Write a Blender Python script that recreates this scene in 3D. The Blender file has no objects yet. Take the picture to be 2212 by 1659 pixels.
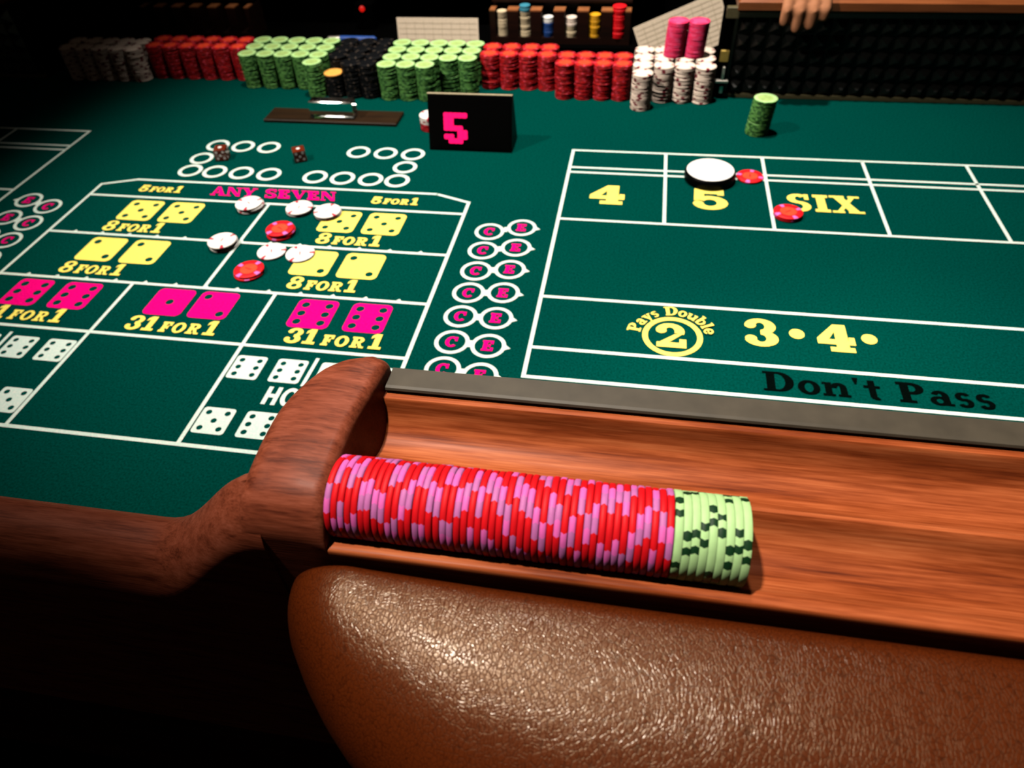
import bpy, bmesh, math, random
from mathutils import Vector, Matrix, Euler
random.seed(7)
sc = bpy.context.scene
PI = math.pi
rad = math.radians

# ---------------------------------------------------------------- camera
cam_d = bpy.data.cameras.new('camera')
cam = bpy.data.objects.new('camera', cam_d)
sc.collection.objects.link(cam)
right = Vector((0.98551592, 0.16459595, -0.04082326))
down = Vector((0.08735802, -0.69907376, -0.70969321))
fwd = Vector((-0.14535109, 0.69584772, -0.7033271))
M = Matrix((right, -down, -fwd)).transposed().to_4x4()
M.translation = Vector((0, 0, 0.56))
cam.matrix_world = M
cam_d.sensor_width = 36.0
cam_d.lens = 1516.0 / 2212.0 * 36.0
cam_d.clip_start = 0.01
cam_d.dof.use_dof = True
cam_d.dof.focus_distance = 0.45
cam_d.dof.aperture_fstop = 10.0
sc.camera = cam

# ---------------------------------------------------------------- world, lamps, exposure
w = bpy.data.worlds.new('world')
sc.world = w
w.use_nodes = True
w.node_tree.nodes['Background'].inputs[0].default_value = (1.0, 0.75, 0.55, 1)
w.node_tree.nodes['Background'].inputs[1].default_value = 0.010


def spot(name, loc, target, power, color, size, angle, blend=0.6):
    d = bpy.data.lights.new(name, 'SPOT')
    d.energy = power
    d.color = color
    d.shadow_soft_size = size
    d.spot_size = rad(angle)
    d.spot_blend = blend
    o = bpy.data.objects.new(name, d)
    sc.collection.objects.link(o)
    o.location = loc
    o.rotation_euler = (Vector(target) - Vector(loc)).to_track_quat('-Z', 'Y').to_euler()
    return o


spot('ceiling_spot', (-0.55, 0.21, 2.25), (0.22, 0.27, 0.26), 215, (1.0, 0.90, 0.78), 0.045, 28, 0.65)
spot('ceiling_spot', (-0.22, 1.20, 2.30), (0.00, 1.10, 0.0), 330, (1.0, 0.91, 0.80), 0.05, 57, 1.0)
spot('ceiling_spot', (-1.50, 0.30, 2.05), (-0.28, 0.98, 0.05), 215, (1.0, 0.90, 0.77), 0.045, 41, 0.9)
vs = sc.view_settings
vs.view_transform = 'Standard'
vs.look = 'None'
vs.exposure = 0.0
vs.gamma = 1.0
vs.use_curve_mapping = False
try:
    sc.cycles.use_denoising = True
    sc.cycles.max_bounces = 8
    sc.cycles.diffuse_bounces = 0
except Exception:
    pass

# ---------------------------------------------------------------- materials


def nm(name):
    m = bpy.data.materials.new(name)
    m.use_nodes = True
    nt = m.node_tree
    return m, nt, nt.nodes['Principled BSDF'], nt.links


def noise(nt, vec, scale, detail=3.0, rough=0.5):
    n = nt.nodes.new('ShaderNodeTexNoise')
    n.inputs['Scale'].default_value = scale
    n.inputs['Detail'].default_value = detail
    n.inputs['Roughness'].default_value = rough
    if vec is not None:
        nt.links.new(vec, n.inputs['Vector'])
    return n.outputs['Fac']


def ramp(nt, fac, stops):
    r = nt.nodes.new('ShaderNodeValToRGB')
    e = r.color_ramp.elements
    while len(e) < len(stops):
        e.new(0.5)
    for el, (p, c) in zip(e, stops):
        el.position = p
        el.color = (*c, 1)
    nt.links.new(fac, r.inputs[0])
    return r.outputs[0]


def coords(nt, scale=(1, 1, 1), rot=(0, 0, 0)):
    tc = nt.nodes.new('ShaderNodeTexCoord')
    mp = nt.nodes.new('ShaderNodeMapping')
    mp.inputs['Scale'].default_value = scale
    mp.inputs['Rotation'].default_value = rot
    nt.links.new(tc.outputs['Object'], mp.inputs['Vector'])
    return mp.outputs[0]


def bump(nt, bsdf, h, strength, dist):
    b = nt.nodes.new('ShaderNodeBump')
    b.inputs['Strength'].default_value = strength
    b.inputs['Distance'].default_value = dist
    nt.links.new(h, b.inputs['Height'])
    nt.links.new(b.outputs[0], bsdf.inputs['Normal'])


def plain(name, col, rough=0.6, spec=0.4, metal=0.0, var=0.10, vscale=180.0, coat=0.0):
    m, nt, b, L = nm(name)
    f = noise(nt, coords(nt), vscale)
    lo = tuple(c * (1 - var) for c in col)
    hi = tuple(min(1, c * (1 + var)) for c in col)
    L.new(ramp(nt, f, [(0.3, lo), (0.7, hi)]), b.inputs['Base Color'])
    b.inputs['Roughness'].default_value = rough
    b.inputs['Specular IOR Level'].default_value = spec
    b.inputs['Metallic'].default_value = metal
    b.inputs['Coat Weight'].default_value = coat
    return m


def felt_mat(name, col, var=0.35):
    m, nt, b, L = nm(name)
    c = coords(nt)
    f1 = noise(nt, c, 420, 3)
    f2 = noise(nt, c, 5.0, 2)
    c1 = ramp(nt, f1, [(0.32, tuple(x * (1 - var) for x in col)), (0.5, col), (0.70, (col[0] * 1.3, col[1] * (1 + var * .7), col[2] * (1 + var)))])
    c2 = ramp(nt, f2, [(0.3, (0.90, 0.94, 0.97)), (0.7, (1.05, 1.02, 1.0))])
    mx = nt.nodes.new('ShaderNodeMix')
    mx.data_type = 'RGBA'
    mx.blend_type = 'MULTIPLY'
    mx.inputs[0].default_value = 1.0
    L.new(c1, mx.inputs[6])
    L.new(c2, mx.inputs[7])
    L.new(mx.outputs[2], b.inputs['Base Color'])
    b.inputs['Roughness'].default_value = 1.0
    b.inputs['Specular IOR Level'].default_value = 0.0
    bump(nt, b, f1, 0.25, 0.0006)
    return m


def wood_mat(name, stops, scale=(5, 70, 70), rot=(0, 0, 0), rough=0.33, spec=0.5, coat=0.25, knots=True):
    m, nt, b, L = nm(name)
    v = coords(nt, scale, rot)
    f = noise(nt, v, 1.0, 5, 0.62)
    v2 = coords(nt, (scale[0] * 2.5, scale[1] * 6, scale[2] * 6), rot)
    f2 = noise(nt, v2, 1.0, 3, 0.6)
    add = nt.nodes.new('ShaderNodeMath')
    add.operation = 'MULTIPLY_ADD'
    L.new(f2, add.inputs[0])
    add.inputs[1].default_value = 0.60
    L.new(f, add.inputs[2])
    sub = nt.nodes.new('ShaderNodeMath')
    sub.operation = 'SUBTRACT'
    L.new(add.outputs[0], sub.inputs[0])
    sub.inputs[1].default_value = 0.30
    L.new(ramp(nt, sub.outputs[0], stops), b.inputs['Base Color'])
    b.inputs['Roughness'].default_value = rough
    b.inputs['Specular IOR Level'].default_value = spec
    b.inputs['Coat Weight'].default_value = coat
    b.inputs['Coat Roughness'].default_value = 0.25
    bump(nt, b, f2, 0.12, 0.0008)
    return m


def leather_mat():
    m, nt, b, L = nm('brown_leather')
    tc = nt.nodes.new('ShaderNodeTexCoord')
    nz = nt.nodes.new('ShaderNodeTexNoise')
    nz.inputs['Scale'].default_value = 90
    L.new(tc.outputs['Object'], nz.inputs['Vector'])
    mixv = nt.nodes.new('ShaderNodeMix')
    mixv.data_type = 'VECTOR'
    mixv.inputs[0].default_value = 0.006
    L.new(tc.outputs['Object'], mixv.inputs[4])
    L.new(nz.outputs['Color'], mixv.inputs[5])

    def cells(scale, sc3, rot):
        mp = nt.nodes.new('ShaderNodeMapping')
        mp.inputs['Scale'].default_value = sc3
        mp.inputs['Rotation'].default_value = rot
        L.new(mixv.outputs[1], mp.inputs['Vector'])
        vo = nt.nodes.new('ShaderNodeTexVoronoi')
        vo.feature = 'DISTANCE_TO_EDGE'
        vo.inputs['Scale'].default_value = scale
        L.new(mp.outputs[0], vo.inputs['Vector'])
        r = nt.nodes.new('ShaderNodeMapRange')
        r.inputs['From Min'].default_value = 0.0
        r.inputs['From Max'].default_value = 0.13
        L.new(vo.outputs['Distance'], r.inputs['Value'])
        return r.outputs[0]
    a = cells(450, (1.35, 0.8, 1), (0, 0, 0.5))
    c = cells(760, (0.8, 1.4, 1), (0, 0, -0.4))
    n2 = noise(nt, tc.outputs['Object'], 900, 2)
    s1 = nt.nodes.new('ShaderNodeMath')
    s1.operation = 'MULTIPLY_ADD'
    L.new(c, s1.inputs[0])
    s1.inputs[1].default_value = 0.3
    L.new(a, s1.inputs[2])
    s2 = nt.nodes.new('ShaderNodeMath')
    s2.operation = 'MULTIPLY_ADD'
    L.new(n2, s2.inputs[0])
    s2.inputs[1].default_value = 0.07
    L.new(s1.outputs[0], s2.inputs[2])
    col = ramp(nt, s1.outputs[0], [(0.0, (0.034, 0.0048, 0.0006)), (0.9, (0.094, 0.0160, 0.0021))])
    L.new(col, b.inputs['Base Color'])
    b.inputs['Roughness'].default_value = 0.37
    b.inputs['Coat Weight'].default_value = 0.30
    b.inputs['Coat Roughness'].default_value = 0.20
    b.inputs['Coat Tint'].default_value = (1.0, 0.85, 0.65, 1)
    b.inputs['Specular IOR Level'].default_value = 0.55
    b.inputs['Specular Tint'].default_value = (1.0, 0.74, 0.46, 1)
    bump(nt, b, s2.outputs[0], 0.24, 0.0004)
    b.inputs['Coat Normal'].default_value = (0, 0, 0)
    L.new(b.inputs['Normal'].links[0].from_socket, b.inputs['Coat Normal'])
    return m


def emit(name, col, st):
    m, nt, b, L = nm(name)
    b.inputs['Base Color'].default_value = (0.02, 0.0, 0.0, 1)
    b.inputs['Emission Color'].default_value = (*col, 1)
    b.inputs['Emission Strength'].default_value = st
    return m


FELT = felt_mat('green_felt', (0.0001, 0.046, 0.0365))
P_WHITE = felt_mat('white_print', (0.66, 0.82, 0.74), 0.06)
P_YEL = felt_mat('yellow_print', (0.95, 0.82, 0.15), 0.08)
P_MAG = felt_mat('magenta_print', (0.85, 0.002, 0.20), 0.15)
P_BLK = felt_mat('black_print', (0.0008, 0.0022, 0.0018), 0.2)
WOOD = wood_mat('rail_wood', [(0.22, (0.095, 0.014, 0.004)), (0.42, (0.29, 0.056, 0.013)), (0.60, (0.47, 0.109, 0.032)), (0.8, (0.63, 0.178, 0.060))], scale=(9, 105, 105), rough=0.45, spec=0.14, coat=0.02)
CAPW = wood_mat('cap_wood', [(0.25, (0.10, 0.018, 0.007)), (0.5, (0.25, 0.055, 0.024)), (0.75, (0.36, 0.092, 0.048))], scale=(22, 170, 170), rot=(0, 0, rad(-38)), rough=0.55, spec=0.2, coat=0.02)
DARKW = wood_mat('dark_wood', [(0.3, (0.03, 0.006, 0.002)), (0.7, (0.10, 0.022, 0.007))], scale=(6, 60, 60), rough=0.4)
PLATEW = wood_mat('plate_wood', [(0.3, (0.010, 0.0045, 0.0015)), (0.7, (0.026, 0.011, 0.003))], scale=(8, 90, 90), rough=0.5, spec=0.2, coat=0)
HANDRAIL = wood_mat('brown_rail_wood', [(0.3, (0.20, 0.05, 0.012)), (0.7, (0.34, 0.10, 0.028))], scale=(8, 90, 90))
RACK_SHADE = wood_mat('rack_shaded_wood', [(0.3, (0.006, 0.0015, 0.0008)), (0.7, (0.016, 0.004, 0.0015))], scale=(8, 90, 90), rough=0.5, spec=0.2, coat=0)  # dark rack wood, with the shade on its front put into the colour
RACK_LIT = wood_mat('rack_lit_wood', [(0.3, (0.26, 0.09, 0.03)), (0.7, (0.42, 0.15, 0.05))], scale=(40, 90, 90), rough=0.4)  # same rack, light on the divider tops put into the colour
LEATHER = leather_mat()
STRIP = plain('grey_rubber', (0.066, 0.054, 0.037), 0.5, 0.4, var=0.18, vscale=60)
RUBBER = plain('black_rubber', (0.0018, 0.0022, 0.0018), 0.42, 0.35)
BLACK = plain('black_paint', (0.0008, 0.0008, 0.0008), 0.9, 0.0)
BLACKP = plain('black_plastic', (0.0008, 0.0008, 0.0008), 0.4, 0.05)
TRIM = plain('dull_trim', (0.10, 0.085, 0.04), 0.5)
EDGE = plain('edge_highlight', (0.40, 0.34, 0.22), 0.5)  # highlight on the sign's upper edge, painted as a pale colour
BRASS = plain('brass', (0.50, 0.34, 0.08), 0.4, 0.5, metal=0.6)
STEEL = plain('steel', (0.6, 0.56, 0.5), 0.35, 0.5, metal=0.8)
CARD = plain('card_stock', (0.84, 0.70, 0.54), 0.7, 0.2, var=0.05)
CARDL = plain('card_print', (0.64, 0.53, 0.37), 0.7, 0.2)
CARPET = felt_mat('dark_carpet', (0.004, 0.002, 0.0015))
WALLM = plain('dark_wall', (0.006, 0.005, 0.005), 0.9, 0.1, vscale=4)
SKIN = plain('skin', (0.62, 0.26, 0.13), 0.55, 0.35, vscale=60)
HAIR = plain('dark_hair', (0.015, 0.009, 0.006), 0.5)
CLOTH = plain('black_cloth', (0.0012, 0.0012, 0.0014), 0.95, 0.0)
EYEM = plain('eye_white', (0.75, 0.72, 0.68), 0.2)
LED = emit('led_red', (1.0, 0.0, 0.11), 1.7)
REDLED = emit('indicator_red', (1.0, 0.01, 0.005), 0.6)
BLUE = plain('blue_plastic', (0.02, 0.08, 0.35), 0.4)
M_DIE, _nt, _b, _L = nm('amber_die')
_L.new(ramp(_nt, noise(_nt, coords(_nt), 90), [(0.3, (0.16, 0.018, 0.006)), (0.7, (0.26, 0.035, 0.010))]), _b.inputs['Base Color'])
_b.inputs['Roughness'].default_value = 0.12
_b.inputs['Transmission Weight'].default_value = 0.35
M_GLASS, _nt, _b, _L = nm('clear_acrylic')
_L.new(ramp(_nt, noise(_nt, coords(_nt), 30), [(0.3, (0.93, 0.97, 0.95)), (0.7, (0.97, 1, 0.98))]), _b.inputs['Base Color'])
_b.inputs['Roughness'].default_value = 0.03
_b.inputs['Transmission Weight'].default_value = 1.0
_b.inputs['IOR'].default_value = 1.47
C_RED = plain('chip_red', (0.84, 0.005, 0.012), 0.55, 0.25, var=0.08)
C_MAUVE = plain('chip_mauve', (0.62, 0.17, 0.48), 0.55, 0.35, var=0.10)
C_PINK = plain('chip_rose', (0.95, 0.15, 0.56), 0.55, 0.35, var=0.08)
C_GREEN = plain('chip_pale_green', (0.52, 0.84, 0.36), 0.55, 0.35, var=0.08)
C_DKGREEN = plain('chip_dark_green', (0.004, 0.040, 0.010), 0.55, 0.3)
C_BSHADE = plain('chip_shaded_rim_green', (0.10, 0.29, 0.065), 0.6, 0.2, var=0.25)  # bank chip rims, shade on the stack fronts put into the colour
C_BLIT = plain('chip_lit_face_green', (0.43, 0.71, 0.28), 0.6, 0.2, var=0.1)  # bank chip faces, overhead light put into the colour as a paler green
C_OLIVE = plain('chip_inlay_olive', (0.34, 0.50, 0.16), 0.6, 0.2, var=0.2)
C_BDK = plain('chip_mid_green', (0.022, 0.105, 0.020), 0.6, 0.3)
C_BRED = plain('chip_bank_red', (0.50, 0.005, 0.008), 0.6, 0.25, var=0.15)
C_BPINK = plain('chip_bank_rose', (0.72, 0.055, 0.10), 0.6, 0.25)
C_BDRED = plain('chip_bank_dark_red', (0.30, 0.004, 0.008), 0.6, 0.3)
C_ORANGE = plain('chip_orange_red', (0.85, 0.06, 0.02), 0.6, 0.3, var=0.2)
C_WHITE = plain('chip_white', (0.92, 0.75, 0.63), 0.55, 0.35, var=0.06)
C_LWHITE = plain('chip_bright_white', (0.96, 0.90, 0.86), 0.5, 0.3, var=0.03)
C_LMARK = plain('chip_mark_red', (0.55, 0.03, 0.06), 0.6, 0.3)
C_BROWN = plain('chip_maroon', (0.20, 0.015, 0.03), 0.6, 0.3)
C_BLACK = plain('chip_black', (0.0015, 0.002, 0.003), 0.6, 0.12)
C_GREY = plain('chip_grey', (0.05, 0.036, 0.026), 0.6, 0.3)
C_HOT = plain('chip_hot_pink', (0.97, 0.030, 0.135), 0.55, 0.35, var=0.06)
C_HOT2 = plain('chip_hot_pink_light', (0.95, 0.07, 0.22), 0.55, 0.35, var=0.06)
C_GOLD = plain('chip_gold', (0.90, 0.42, 0.08), 0.5, 0.35)
C_CREAM = plain('chip_cream', (0.70, 0.56, 0.36), 0.55, 0.3)
C_YELLOW = plain('chip_yellow', (0.80, 0.38, 0.01), 0.55, 0.3)
C_TEAL = plain('chip_teal', (0.04, 0.25, 0.36), 0.55, 0.3)
C_BLUE = plain('chip_blue', (0.012, 0.06, 0.26), 0.55, 0.3)
C_PUCK = plain('puck_white', (0.95, 0.93, 0.90), 0.4, 0.4, var=0.02)

# ---------------------------------------------------------------- object helpers
col = sc.collection


def link(o, parent=None):
    col.objects.link(o)
    if parent is not None:
        o.parent = parent
    return o


def tag(o, label=None, cat=None, group=None, kind=None):
    if label:
        o['label'] = label
    if cat:
        o['category'] = cat
    if group:
        o['group'] = group
    if kind:
        o['kind'] = kind
    return o


def empty(name, loc, label=None, cat=None, group=None, rot=(0, 0, 0), kind=None):
    o = bpy.data.objects.new(name, None)
    o.empty_display_size = 0.02
    o.location = loc
    o.rotation_euler = rot
    link(o)
    return tag(o, label, cat, group, kind)


def mesh_obj(name, verts, faces, mats, parent=None, fm=None, smooth=False, loc=(0, 0, 0)):
    me = bpy.data.meshes.new(name)
    me.from_pydata([tuple(v) for v in verts], [], faces)
    if not isinstance(mats, (list, tuple)):
        mats = [mats]
    for m in mats:
        me.materials.append(m)
    if fm:
        me.polygons.foreach_set('material_index', fm)
    if smooth:
        me.polygons.foreach_set('use_smooth', [True] * len(me.polygons))
    me.update()
    o = bpy.data.objects.new(name, me)
    o.location = loc
    return link(o, parent)


class MB:
    def __init__(s):
        s.v = []
        s.f = []

    def box(s, x0, x1, y0, y1, z0, z1, b=0.0):
        if b <= 0:
            n = len(s.v)
            s.v += [(x, y, z) for z in (z0, z1) for x, y in ((x0, y0), (x1, y0), (x1, y1), (x0, y1))]
            s.f += [[n + i for i in q] for q in ((3, 2, 1, 0), (4, 5, 6, 7), (0, 1, 5, 4), (1, 2, 6, 5), (2, 3, 7, 6), (3, 0, 4, 7))]
            return s
        n = len(s.v)
        rings = [(b, z0), (0, z0 + b), (0, z1 - b), (b, z1)]
        for i, z in rings:
            k = 0 if i == 0 else i
            pts = [(x0 + k + b * 0, y0 + k), (x1 - k, y0 + k), (x1 - k, y1 - k), (x0 + k, y1 - k)]
            s.v += [(px, py, z) for px, py in pts]
        for r in range(3):
            for i in range(4):
                j = (i + 1) % 4
                s.f.append([n + r * 4 + i, n + r * 4 + j, n + r * 4 + 4 + j, n + r * 4 + 4 + i])
        s.f.append([n + 3, n + 2, n + 1, n])
        s.f.append([n + 12, n + 13, n + 14, n + 15])
        return s

    def lathe(s, prof, c=(0, 0, 0), seg=32):
        n = len(s.v)
        for r, z in prof:
            for i in range(seg):
                a = 2 * PI * i / seg
                s.v.append((c[0] + r * math.cos(a), c[1] + r * math.sin(a), c[2] + z))
        for k in range(len(prof) - 1):
            for i in range(seg):
                j = (i + 1) % seg
                s.f.append([n + k * seg + i, n + k * seg + j, n + (k + 1) * seg + j, n + (k + 1) * seg + i])
        s.f.append([n + i for i in range(seg)][::-1])
        s.f.append([n + (len(prof) - 1) * seg + i for i in range(seg)])
        return s

    def capsule(s, a, b, ra, rb, seg=14, hemi=4):
        a, b = Vector(a), Vector(b)
        d = (b - a)
        if d.length < 1e-6:
            d = Vector((0, 0, 1e-4))
        q = d.to_track_quat('Z', 'Y')
        n = len(s.v)
        prof = []
        for i in range(hemi + 1):
            t = -PI / 2 + (PI / 2) * i / hemi
            prof.append((ra * math.cos(t) + 1e-5, ra * math.sin(t), a))
        for i in range(hemi + 1):
            t = (PI / 2) * i / hemi
            prof.append((rb * math.cos(t) + 1e-5, rb * math.sin(t), b))
        for r, z, o in prof:
            for i in range(seg):
                an = 2 * PI * i / seg
                s.v.append(tuple(o + q @ Vector((r * math.cos(an), r * math.sin(an), z))))
        for k in range(len(prof) - 1):
            for i in range(seg):
                j = (i + 1) % seg
                s.f.append([n + k * seg + i, n + k * seg + j, n + (k + 1) * seg + j, n + (k + 1) * seg + i])
        s.f.append([n + i for i in range(seg)][::-1])
        s.f.append([n + (len(prof) - 1) * seg + i for i in range(seg)])
        return s

    def ell(s, c, r, seg=20, rings=12):
        n = len(s.v)
        for k in range(1, rings):
            t = -PI / 2 + PI * k / rings
            for i in range(seg):
                a = 2 * PI * i / seg
                s.v.append((c[0] + r[0] * math.cos(t) * math.cos(a), c[1] + r[1] * math.cos(t) * math.sin(a), c[2] + r[2] * math.sin(t)))
        for k in range(rings - 2):
            for i in range(seg):
                j = (i + 1) % seg
                s.f.append([n + k * seg + i, n + k * seg + j, n + (k + 1) * seg + j, n + (k + 1) * seg + i])
        s.f.append([n + i for i in range(seg)][::-1])
        s.f.append([n + (rings - 2) * seg + i for i in range(seg)])
        return s

    def extrude_yz(s, prof, x0, x1, nx=1, closed=True):
        """profile list of (y,z), swept along x"""
        n = len(s.v)
        m = len(prof)
        for k in range(nx + 1):
            x = x0 + (x1 - x0) * k / nx
            s.v += [(x, y, z) for y, z in prof]
        for k in range(nx):
            for i in range(m if closed else m - 1):
                j = (i + 1) % m
                s.f.append([n + k * m + i, n + k * m + j, n + (k + 1) * m + j, n + (k + 1) * m + i])
        if closed:
            s.f.append([n + i for i in range(m)][::-1])
            s.f.append([n + nx * m + i for i in range(m)])
        return s

    def build(s, name, mat, parent=None, smooth=False, loc=(0, 0, 0), recalc=True):
        o = mesh_obj(name, s.v, s.f, mat, parent, None, smooth, loc)
        if recalc:
            bm = bmesh.new()
            bm.from_mesh(o.data)
            bmesh.ops.recalc_face_normals(bm, faces=bm.faces)
            bm.to_mesh(o.data)
            bm.free()
        return o


def smooth_by_angle(o, ang=40):
    me = o.data
    me.polygons.foreach_set('use_smooth', [True] * len(me.polygons))
    bm = bmesh.new()
    bm.from_mesh(me)
    for e in bm.edges:
        if len(e.link_faces) == 2 and e.calc_face_angle(0) > rad(ang):
            e.smooth = False
    bm.to_mesh(me)
    bm.free()
    return o


# ---------------------------------------------------------------- the room
tag(MB().box(-5, 5, -4, 6, -0.83, -0.78).build('floor', CARPET), 'dark carpet floor under the table', kind='structure')
tag(MB().box(-5, 5, 5.9, 6.0, -0.78, 2.6).build('wall_back', WALLM), 'unlit back wall of the room', kind='structure')

# ---------------------------------------------------------------- the craps table
XC = -0.5614                      # middle of the table, where the layout is mirrored
XL, XR = -2.41, 1.29
table = empty('craps_table', (0, 0, -0.78), 'craps table with green printed felt, wooden chip rail and padded brown leather edge', 'table')
TP = Vector((0, 0, 0.78))         # part offset, so that part meshes can use world coordinates


def tpart(o):
    o.parent = table
    o.location = TP
    return o


felt = tpart(MB().box(XL, XR, 0.18, 1.48, -0.03, 0.0).build('felt_layout', FELT))

# ---- printing on the felt: thin films just proud of the cloth
ZP = 0.0004


class Print:
    count = 0

    def __init__(s):
        s.v = []
        s.f = []
        Print.count += 1
        s.z = ZP + (Print.count % 20) * 3e-5

    def poly(s, pts):
        n = len(s.v)
        s.z += 1e-5
        s.v += [(x, y, s.z) for x, y in pts]
        s.f.append(list(range(n, n + len(pts))))

    def quad(s, x0, y0, x1, y1):
        s.poly([(x0, y0), (x1, y0), (x1, y1), (x0, y1)])

    def seg(s, a, b, wd):
        a, b = Vector(a), Vector(b)
        d = (b - a).normalized()
        n = Vector((-d.y, d.x)) * wd / 2
        s.poly([a - n, b - n, b + n, a + n])

    def ring(s, cx, cy, ro, ri, a0=0, a1=360, seg=48, sx=1.0):
        n = len(s.v)
        m = max(4, int(seg * (a1 - a0) / 360))
        for i in range(m + 1):
            a = rad(a0 + (a1 - a0) * i / m)
            s.v.append((cx + ro * sx * math.cos(a), cy + ro * math.sin(a), s.z))
            s.v.append((cx + ri * sx * math.cos(a), cy + ri * math.sin(a), s.z))
        for i in range(m):
            s.f.append([n + 2 * i, n + 2 * i + 2, n + 2 * i + 3, n + 2 * i + 1])

    def build(s, name, mat):
        # every face must look up
        for i, f in enumerate(s.f):
            a, b, c = [Vector(s.v[k]) for k in f[:3]]
            nrm = sum(((Vector(s.v[f[k]]).x * Vector(s.v[f[(k + 1) % len(f)]]).y - Vector(s.v[f[(k + 1) % len(f)]]).x * Vector(s.v[f[k]]).y) for k in range(len(f))))
            if nrm < 0:
                s.f[i] = f[::-1]
        return mesh_obj(name, s.v, s.f, mat, felt)


LW = 0.0050


def line(pts, wd=LW, mat=None):
    p = Print()
    for a, b in zip(pts, pts[1:]):
        p.seg(a, b, wd)
    for a in pts[1:-1]:
        p.ring(a[0], a[1], wd / 2, 0.00001, seg=12)
    return p.build('printed_line', mat or P_WHITE)


def mx(x):
    return 2 * XC - x


def both(pts, wd=LW):
    line(pts, wd)
    line([(mx(x), y) for x, y in pts], wd)


# proposition box
PR = -0.2473
line([(mx(PR), 0.9372), (mx(-0.3029), 0.9574), (-0.3029, 0.9574), (PR, 0.9372)])
both([(PR, 0.9395), (PR, 0.4189)])
for y in (0.9034, 0.7948, 0.6842, 0.5803, 0.4189):
    line([(mx(PR), y), (PR, y)])
line([(XC, 0.9034), (XC, 0.6842)])
both([(-0.4567, 0.6842), (-0.4567, 0.4189)])
# little pips along the row lines
p = Print()
for y in (0.7948, 0.6842):
    for k in range(13):
        x = PR - 0.040 - k * 0.0453
        p.poly([(x - 0.004, y + 0.002), (x + 0.004, y + 0.002), (x, y + 0.0062)])
p.build('printed_line_pips', P_WHITE)['kind'] = 'stuff'
# place boxes, come box, field, do-not-pass line, right side and mirrored left
PL = -0.1049
XE = 0.819
for y in (1.1217, 1.0625, 1.0465, 0.9050, 0.7181, 0.6189, 0.5679):
    both([(PL - LW / 2, y), (XE, y)])
both([(PL, 1.1217), (PL, 0.5679 - LW / 2)])
for k in range(1, 7):
    x = PL + 0.154 * k
    both([(x, 1.1217), (x, 0.9050)])


def ringp(x, y, ro, ri, name='printed_ring', mat=None):
    p = Print()
    p.ring(x, y, ro, ri)
    return p.build(name, mat or P_WHITE)


# small bet circles behind the proposition box (symmetrical about the middle)
for x in (-0.5193, -0.4716, -0.4234, -0.3784):
    ringp(x, 0.9930, 0.0207, 0.0143)
for x in (mx(-0.5193) + .002, mx(-0.4716), mx(-0.4234), mx(-0.3784)):
    ringp(x, 0.9945, 0.0207, 0.0143)
for x in (-0.4740, -0.4250, -0.3762):
    ringp(x, 1.0835, 0.0205, 0.0142)
for x in (-0.6416, -0.6905, -0.7390):
    ringp(x, 1.0870, 0.0205, 0.0142)
ringp(-0.3775, 1.0375, 0.0203, 0.0141)
ringp(mx(-0.3775), 1.0375, 0.0203, 0.0141)

# ---------------------------------------------------------------- slab lettering


def arc(cx, cy, rx, ry, tx, ty, a0, a1, n=14):
    out = []
    for i in range(n):
        u, v = rad(a0 + (a1 - a0) * i / n), rad(a0 + (a1 - a0) * (i + 1) / n)
        out.append([(cx + rx * math.cos(u), cy + ry * math.sin(u)), (cx + rx * math.cos(v), cy + ry * math.sin(v)),
                    (cx + (rx - tx) * math.cos(v), cy + (ry - ty) * math.sin(v)), (cx + (rx - tx) * math.cos(u), cy + (ry - ty) * math.sin(u))])
    return out


def rc(x0, y0, x1, y1):
    return [(x0, y0), (x1, y0), (x1, y1), (x0, y1)]


G = {}
G['E'] = (0.84, [rc(.04, 0, .78, .17), rc(.04, .83, .76, 1), rc(.12, 0, .40, 1), rc(.40, .42, .58, .58), rc(.50, .33, .60, .67), rc(.62, 0, .80, .34), rc(.60, .68, .76, 1)])
G['F'] = (0.80, [rc(.04, 0, .52, .17), rc(.04, .83, .76, 1), rc(.13, 0, .42, 1), rc(.42, .40, .58, .56), rc(.50, .31, .60, .65), rc(.60, .64, .78, 1)])
G['O'] = (0.96, arc(.47, .5, .46, .52, .27, .17, 0, 360, 30))
G['C'] = (0.90, arc(.47, .5, .45, .52, .27, .17, 48, 318, 24) + [rc(.66, .58, .82, .98)])
G['R'] = (0.98, [rc(.03, 0, .52, .16), rc(.12, 0, .40, 1), rc(.03, .84, .5, 1), rc(.4, .44, .52, .60), [(.42, .48), (.66, .50), (.82, .15), (.97, .15), (.97, 0), (.66, 0)]] + arc(.5, .72, .36, .28, .26, .16, -90, 90))
G['A'] = (1.0, [[(.08, 0), (.22, 0), (.50, .86), (.42, 1)], [(.42, 1), (.62, 1), (.94, .1), (.64, .1)], rc(0, 0, .34, .12), rc(.56, 0, 1.0, .12), rc(.26, .27, .70, .40)])
G['N'] = (1.0, [rc(.10, 0, .22, 1), rc(.78, 0, .90, 1), [(.04, 1), (.36, 1), (.92, 0), (.68, 0)], rc(0, 0, .34, .10), rc(.64, .90, 1.0, 1)])
G['Y'] = (0.96, [rc(.36, 0, .60, .5), [(.05, 1), (.36, 1), (.60, .5), (.36, .42)], [(.78, 1), (.90, 1), (.60, .42), (.52, .5)], rc(.2, 0, .76, .10), rc(0, .9, .44, 1), rc(.66, .9, 1.0, 1)])
G['S'] = (0.80, arc(.40, .735, .36, .285, .26, .15, 40, 270, 18) + arc(.40, .275, .37, .295, .26, .15, -140, 90, 18) + [rc(.60, .68, .74, 1), rc(.04, 0, .18, .34)])
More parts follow.
